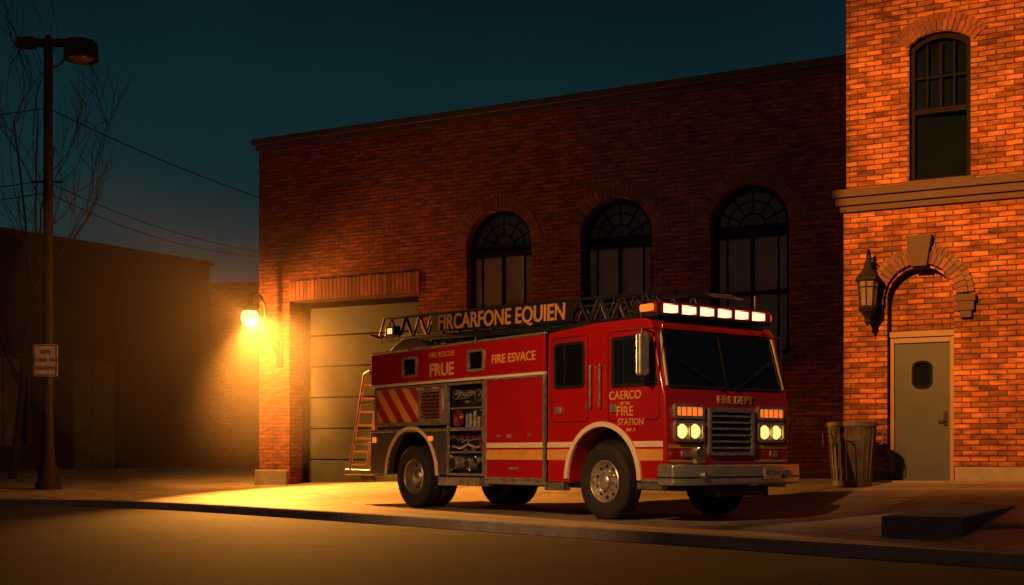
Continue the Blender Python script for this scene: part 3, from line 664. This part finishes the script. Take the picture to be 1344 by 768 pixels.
bo=[(1.2,-1.30),(1.50,-1.30),(1.62,-1.12),(1.66,-.5),(1.66,.5),(1.62,1.12),(1.50,1.30),(1.2,1.30)]
MZ=lambda z: frame((1,0,0),(0,1,0),(0,0,z))
plate('bumper',ft,bo,[],0,.29,M_bump,MZ(.52),.035)
plate('bumper_top',ft,[(x*.98+.02,y*.97) for x,y in bo],[],0,.01,M_dia,MZ(.812))
plate('bumper_groove',ft,[(x+.004,y*1.003) for x,y in bo],[],0,.02,M_black,MZ(.62))
plate('licence_plate',ft,rr(.35,.68,.60,.76,.015),[],0,.012,M_signw,MF((1.665,0,0)))
text('licence_text',ft,'FD 214',.09,MF((1.679,.515,.68)),M_dred,.001)
b=Bag()
for s_ in (-1,1):
    b.tube((1.635,s_*.85,.66),(1.68,s_*.83,.66),.06,n=18)
b.tube((1.55,-.9,.81),(1.55,-.9,.95),.05,n=14); b.tube((1.5,-.9,.95),(1.66,-.9,.95),.075,.1,n=16)
b.make('bumper_lamps',M_alu,ft)
box('tow_box',ft,1.3,1.6,-.5,.5,.36,.5,M_black)
for s_ in (-1,):
    b=Bag(); b.box(1.10,1.20,s_*1.52-.09,s_*1.52+.09,2.02,2.60); o=b.make('mirror',M_bump,ft,bevel=.035)
    b=Bag(); b.path([(1.08,s_*1.24,2.62),(1.15,s_*1.52,2.66),(1.15,s_*1.52,1.96),(1.12,s_*1.24,1.92)],.014); b.make('mirror_arm',M_black,ft)
    b=Bag(); b.box(1.06,1.10,s_*1.52-.075,s_*1.52+.075,2.05,2.57); b.make('mirror_glass',M_tglass,ft)
b=Bag(); b.box(.72,1.08,-1.16,1.16,2.87,2.92); b.make('light_bar_base',M_black,ft,bevel=.01)
b=Bag(); b.box(.74,1.06,-1.17,-1.08,2.92,3.06); b.box(.74,1.06,1.08,1.17,2.92,3.06); b.box(.74,1.06,-1.08,1.08,3.05,3.08)
for k in range(0,7): yy=-1.08+k*.36; b.box(.74,1.07,max(-1.08,yy-.035),min(1.08,yy+.035),2.92,3.05)
b.make('light_bar_caps',M_dred,ft,bevel=.006)
b=Bag()
for k in range(6): yy=-1.08+k*.36; b.box(.76,1.055,yy+.04,yy+.32,2.94,3.035)
b.make('light_bar_lens',M_bar,ft)
b=Bag(); b.box(.78,1.02,-1.24,-1.172,2.94,3.04); b.box(.78,1.02,1.172,1.24,2.94,3.04); b.make('light_bar_end',M_turn,ft,bevel=.02)
lathe('air_horn',ft,[(.02,0),(.025,.3),(.05,.42),(.08,.48),(.07,.48),(0,.4)],frame((0,1,0),(0,0,1),(.25,.8,2.95)),M_chrome,n=20)
# aerial ladder
lad=Bag(); yL,yR=-.72,.30
xr,xf=-6.9,.95
def lz(x): return 3.12+( -.25)*(x-xr)/(xf-xr)
def truss(bag,x0,x1,y,dz,hh,step,r):
    n=int((x1-x0)/step); 
    bag.tube((x0,y,lz(x0)+dz),(x1,y,lz(x1)+dz),r*1.6); bag.tube((x0+.1,y,lz(x0)+dz+hh),(x1-.1,y,lz(x1)+dz+hh),r*1.3)
    for i in range(n):
        a=x0+i*step; c_=a+step; bag.tube((a,y,lz(a)+dz),((a+c_)/2,y,lz(a)+dz+hh),r); bag.tube(((a+c_)/2,y,lz(a)+dz+hh),(c_,y,lz(c_)+dz),r)
for y in (yL,yR): truss(lad,xr,xf,y,0,.40,.5,.02)
for y in (yL+.12,yR-.12): truss(lad,xr+.4,xf+.0,y,.06,.36,.42,.014)
k=xr
while k<xf: lad.tube((k,yL,lz(k)+.02),(k,yR,lz(k)+.02),.018); k+=.32
for y in (yL,yR):
    V=[]; 
    for x in (xr-.1,xf+.05):
        for dy in (-.03,.03):
            for dz in (-.06,.03): V.append((x,y+dy,lz(x)+dz))
    lad.add(V,[(0,1,3,2),(4,6,7,5),(0,4,5,1),(2,3,7,6),(0,2,6,4),(1,5,7,3)])
lad.make('ladder_truss',M_black,ft)
b=Bag(); b.path([(xr-.1,yL,lz(xr)+.02),(xr-.5,yL,lz(xr)+.12),(xr-.5,yR,lz(xr)+.12),(xr-.1,yR,lz(xr)+.02)],.025); b.path([(xr,yL,lz(xr)+.4),(xr-.2,yL,lz(xr)+.05)],.02)
b.make('ladder_tip',M_black,ft)
b=Bag(); b.path([(.4,-.3,3.35),(1.15,-.2,3.22),(1.45,-.1,3.18)],.022); b.path([(.4,.1,3.30),(1.3,.3,3.18),(1.45,-.1,3.18)],.016); b.tube((1.0,.9,3.1),(1.0,.9,3.3),.02); b.make('water_cannon',M_dark,ft)
plate('ladder_sign_board',ft,[(-5.2,lz(-5.2)+.06),(-1.25,lz(-1.25)+.06),(-1.25,lz(-1.25)+.38),(-5.2,lz(-5.2)+.38)],[],0,.015,M_black,MS((0,yL-.03,0)))
Mt=frame((1,0,-.25/(xf-xr)),(.25/(xf-xr),0,1),(-3.2,yL-.05,lz(-3.2)+.22))
text('ladder_lettering',ft,'FIRCARFONE EQUIEN',.37,Mt,M_gold,ext=.008,sx=1.0,bold=.006)
b=Bag()
for x in (-6.1,-5.2,-3.8,-2.4): 
    for y in (yL,yR): b.tube((x-.15,y,2.8),(x,y,lz(x)),.03); b.tube((x+.3,y,2.8),(x,y,lz(x)),.025)
b.box(-5.9,-4.8,-.6,.2,2.8,2.95)
b.make('ladder_supports',M_dark,ft)
lathe('turntable',ft,[(.62,2.8),(.62,2.86),(.5,2.9),(.5,3.0),(0,3.0)],Matrix.Translation((-5.3,-.2,0)),M_alu,n=32)
plate('rear_shroud',ft,[(-6.45,2.83),(-4.9,2.83),(-5.4,3.02),(-5.9,3.06)],[],-.2,.0,M_dia,MS((0,-.95,0)),.01)
b=Bag(); b.box(-6.3,-5.95,-1.08,-.95,3.12,3.3); b.make('warning_lamp_box',M_black,ft,bevel=.02)
b=Bag(); b.box(-6.19,-6.05,-1.095,-1.08,3.16,3.26); b.make('warning_lamp',emis('warning_lens',(1,.55,.15),1.6),ft)
box('top_locker',ft,-3.9,-1.5,.45,1.1,2.8,3.05,M_dred,bevel=.03)
box('tail_step',ft,-7.6,-6.5,-1.2,1.15,.55,.66,M_alu,bevel=.02)
box('rear_panel',ft,-6.53,-6.505,-1.15,1.15,.7,2.75,M_chev)
b=Bag()
ya,yb=-1.22,-.85
for y in (ya,yb): b.tube((-7.35,y,.66),(-6.85,y,2.3),.028); b.path([(-6.85,y,2.3),(-6.8,y,2.45),(-6.6,y,2.5),(-6.52,y,2.4)],.026)
for k in range(7): t=k/6.5+.05; b.tube((-7.35+.5*t,ya,.66+1.64*t),(-7.35+.5*t,yb,.66+1.64*t),.018)
b.tube((-6.98,ya,1.9),(-6.5,ya,1.9),.018); b.tube((-7.2,ya,1.15),(-6.5,ya,1.15),.018)
b.make('rear_ladder',M_rail,ft)
for s_ in (-1,1): 
    b=Bag(); b.box(-6.6,-6.53,s_*1.0-.08,s_*1.0+.08,1.1,1.4); b.make('tail_lamp',M_turn,ft,bevel=.01)
def wheel(x,s_,rear=False):
    M=(MS if s_<0 else MB)((x,s_*1.08,.55))
    lathe('tyre',ft,[(.31,-.13),(.40,-.155),(.50,-.15),(.535,-.125),(.545,-.09),(.545,-.02),(.53,-.015),(.53,.015),(.545,.02),(.545,.09),(.535,.125),(.50,.15),(.46,.157),(.45,.15),(.40,.155),(.33,.13),(.31,.12)],M,M_rub,n=56)
    b=Bag()
    for k in range(48):
        a=2*math.pi*k/48
        for cc in (-.11,.085):
            c0=M@Vector((.54*math.cos(a),.54*math.sin(a),cc)); c1=M@Vector((.54*math.cos(a+.03),.54*math.sin(a+.03),cc+.035)); b.tube(c0,c1,.014,n=4)
    b.make('tread',M_rub,ft)
    if rear: pr=[(.315,.12),(.30,.135),(.285,.12),(.28,.03),(.25,-.03),(.16,-.04),(.15,.03),(.11,.08),(.06,.1),(0,.1)]; hz=-.035
    else: pr=[(.315,.12),(.30,.135),(.285,.12),(.27,.07),(.22,.06),(.17,.08),(.13,.09),(.12,.15),(.09,.175),(0,.18)]; hz=.06
    lathe('rim',ft,pr,M,M_alu if rear else M_fit,n=48)
    b=Bag(); d=Bag()
    for k in range(10):
        a=2*math.pi*k/10; b.tube(M@Vector((.16*math.cos(a),.16*math.sin(a),hz+.01)),M@Vector((.16*math.cos(a),.16*math.sin(a),hz+.05)),.016,n=6)
        a+=.31; d.tube(M@Vector((.225*math.cos(a),.225*math.sin(a),hz-.03)),M@Vector((.225*math.cos(a),.225*math.sin(a),hz+.012)),.026,n=12)
    b.make('wheel_nuts',M_fit,ft); d.make('rim_holes',M_black,ft)
    if rear:
        M2=(MS if s_<0 else MB)((x,s_*.74,.55)); lathe('inner_tyre',ft,[(.31,-.13),(.5,-.15),(.54,-.11),(.54,.11),(.5,.15),(.31,.12)],M2,M_rub,n=40)
for s_ in (-1,1): wheel(0,s_); wheel(-5.12,s_,True)
cyl('front_axle',ft,(0,-1,.5),(0,1,.5),.07,M_black); cyl('rear_axle',ft,(-5.12,-1,.55),(-5.12,1,.55),.1,M_black)
for s_ in (-1,1):
    o=light('headlight_beam','SPOT',(1.42,s_*.84,1.26),60,(1,.55,.2),ft,.06,spot_size=rad(80),spot_blend=.8); o.rotation_euler=(Vector((1,0,-.12))).to_track_quat('-Z','Y').to_euler()

# ---------------------------------------------------------------- added flood lights out of frame (invented to light the tower and the truck)
FP=Vector((-4.8,7.5,0))
fl=empty('added_flood_light',FP)
lathe('added_mast',fl,[(.2,-.14),(.2,.3),(.1,.4),(.07,10.4),(0,10.45)],Matrix(),M_steelpost,n=16)
Lt=Vector((0.25,.1,10.5)); 
tgt=Vector((8.7,21.5,5.0))-FP
o=light('added_tower_beam','SPOT',(0,0,0),42000,(1,.35,.055),fl,.012,spot_size=rad(36),spot_blend=1.0); aim(o,Lt,tgt)  # unseen spot added to throw orange light on the tower
corner=Vector((5.86,22.66,0))-FP
az=Vector((corner.x-Lt.x,corner.y-Lt.y,0)).normalized(); perp=Vector((-az.y,az.x,0))
q=Vector((Lt.x,Lt.y,0))+az*1.3
V=[]
for zz in (9.2,10.9):
    for dd in (0.0,1.6): 
        for e in (0,.01): V.append(tuple(q+perp*dd+az*e+Vector((0,0,zz))))
mesh('beam_blocker_side',V,[(0,1,3,2),(4,6,7,5),(0,4,5,1),(2,3,7,6),(0,2,6,4),(1,5,7,3)],M_iron,fl)  # added plate, blocks the tower beam left of the tower corner
b=Bag(); b.tube(Lt-Vector((.3,.25,-.1)),Lt-Vector((.08,.07,-.03)),.2,.25,16); b.tube((0,0,10.3),Lt-Vector((.2,.2,-.08)),.04); b.tube((0,0,10.2),q+perp*.8+Vector((0,0,9.6)),.02)
b.make('added_lamp_housing',M_iron,fl)
L2=Vector((.2,.2,7.2)); t2=Vector((1.0,19.7,1.4))-FP
o=light('added_truck_beam','SPOT',(0,0,0),5600,(1,.48,.17),fl,.03,spot_size=rad(36),spot_blend=1.0); aim(o,L2,t2)  # unseen spot added to brighten the truck and apron
az2=Vector((t2.x-L2.x,t2.y-L2.y,0)).normalized(); pp=Vector((-az2.y,az2.x,0)); V=[]
for top in (0,1):
    for dd in (-1,1):
        for e in (0,.01): V.append(tuple(Vector((L2.x,L2.y,0))+az2*(1.0+e)+pp*dd+Vector((0,0,8.2 if top else 7.2-.275+.2*dd))))
mesh('beam_blocker_top',V,[(0,1,3,2),(4,6,7,5),(0,4,5,1),(2,3,7,6),(0,2,6,4),(1,5,7,3)],M_iron,fl)  # added plate, cuts the truck beam's top so the facade stays dark
b=Bag(); b.tube(L2-Vector((.3,.4,-.15)),L2-Vector((.08,.1,-.04)),.16,.2,16); b.tube((0,0,7.1),L2-Vector((.15,.2,-.05)),.03); b.tube((0,0,8.1),Vector((L2.x,L2.y,8.1))+az2,.02); b.make('added_lamp_housing_low',M_iron,fl)

# ---------------------------------------------------------------- sky, warm fill lamp
w=bpy.data.worlds.new('sky'); S.world=w; w.use_nodes=True; N=w.node_tree.nodes; L=w.node_tree.links; bg=N['Background']
tc=N.new('ShaderNodeTexCoord'); sp=N.new('ShaderNodeSeparateXYZ'); L.new(tc.outputs['Generated'],sp.inputs[0])
nz=N.new('ShaderNodeTexNoise'); nz.inputs['Scale'].default_value=3.5; nz.inputs['Detail'].default_value=6; L.new(tc.outputs['Generated'],nz.inputs['Vector'])
ma=N.new('ShaderNodeMath'); ma.operation='MULTIPLY_ADD'; ma.inputs[1].default_value=.16; L.new(nz.outputs['Fac'],ma.inputs[0])
sb=N.new('ShaderNodeMath'); sb.operation='SUBTRACT'; sb.inputs[1].default_value=.08; L.new(sp.outputs[2],sb.inputs[0]); L.new(sb.outputs[0],ma.inputs[2])
rp=N.new('ShaderNodeValToRGB'); cr=rp.color_ramp
cr.elements[0].position=0; cr.elements[0].color=(.016,.017,.014,1); cr.elements[1].position=1; cr.elements[1].color=(.002,.005,.007,1)
for p,c_ in ((.10,(.013,.022,.021,1)),(.18,(.008,.027,.029,1)),(.27,(.004,.018,.022,1)),(.36,(.003,.009,.012,1))):
    e=cr.elements.new(p); e.color=c_
L.new(ma.outputs[0],rp.inputs[0]); L.new(rp.outputs[0],bg.inputs['Color']); bg.inputs['Strength'].default_value=1
warm_fill=light('warm_fill','SUN',(0,0,30),.12,(1,.42,.26)); warm_fill.data.angle=rad(12)  # weak warm fill added from the camera side to lift the facade
warm_fill.rotation_euler=Vector((.55,.75,-.42)).to_track_quat('-Z','Y').to_euler()
# haze: a soft round bank of mist around the lit wall lamp
m=bpy.data.materials.new('haze'); m.use_nodes=True; N=m.node_tree.nodes; L=m.node_tree.links; N.remove(N['Principled BSDF'])
vs=N.new('ShaderNodeVolumeScatter'); vs.inputs['Density'].default_value=.022; vs.inputs['Color'].default_value=(1,.8,.6,1); vs.inputs['Anisotropy'].default_value=.3
L.new(vs.outputs[0],N['Material Output'].inputs['Volume'])
bm=bmesh.new(); bmesh.ops.create_icosphere(bm,subdivisions=4,radius=1); me=bpy.data.meshes.new('haze'); bm.to_mesh(me); bm.free(); me.materials.append(m)
hz=bpy.data.objects.new('haze',me); S.collection.objects.link(hz); hz.location=(-7.0,30.0,4.2); hz.scale=(4.6,4.6,4.2)
# ---------------------------------------------------------------- camera
cd=bpy.data.cameras.new('camera'); cam=bpy.data.objects.new('camera',cd); S.collection.objects.link(cam)
cam.location=(0,0,.95); cam.rotation_euler=(rad(90),0,0); cd.sensor_width=36; cd.lens=36*1668/1344; cd.shift_y=212/1344; cd.clip_end=2000
S.camera=cam
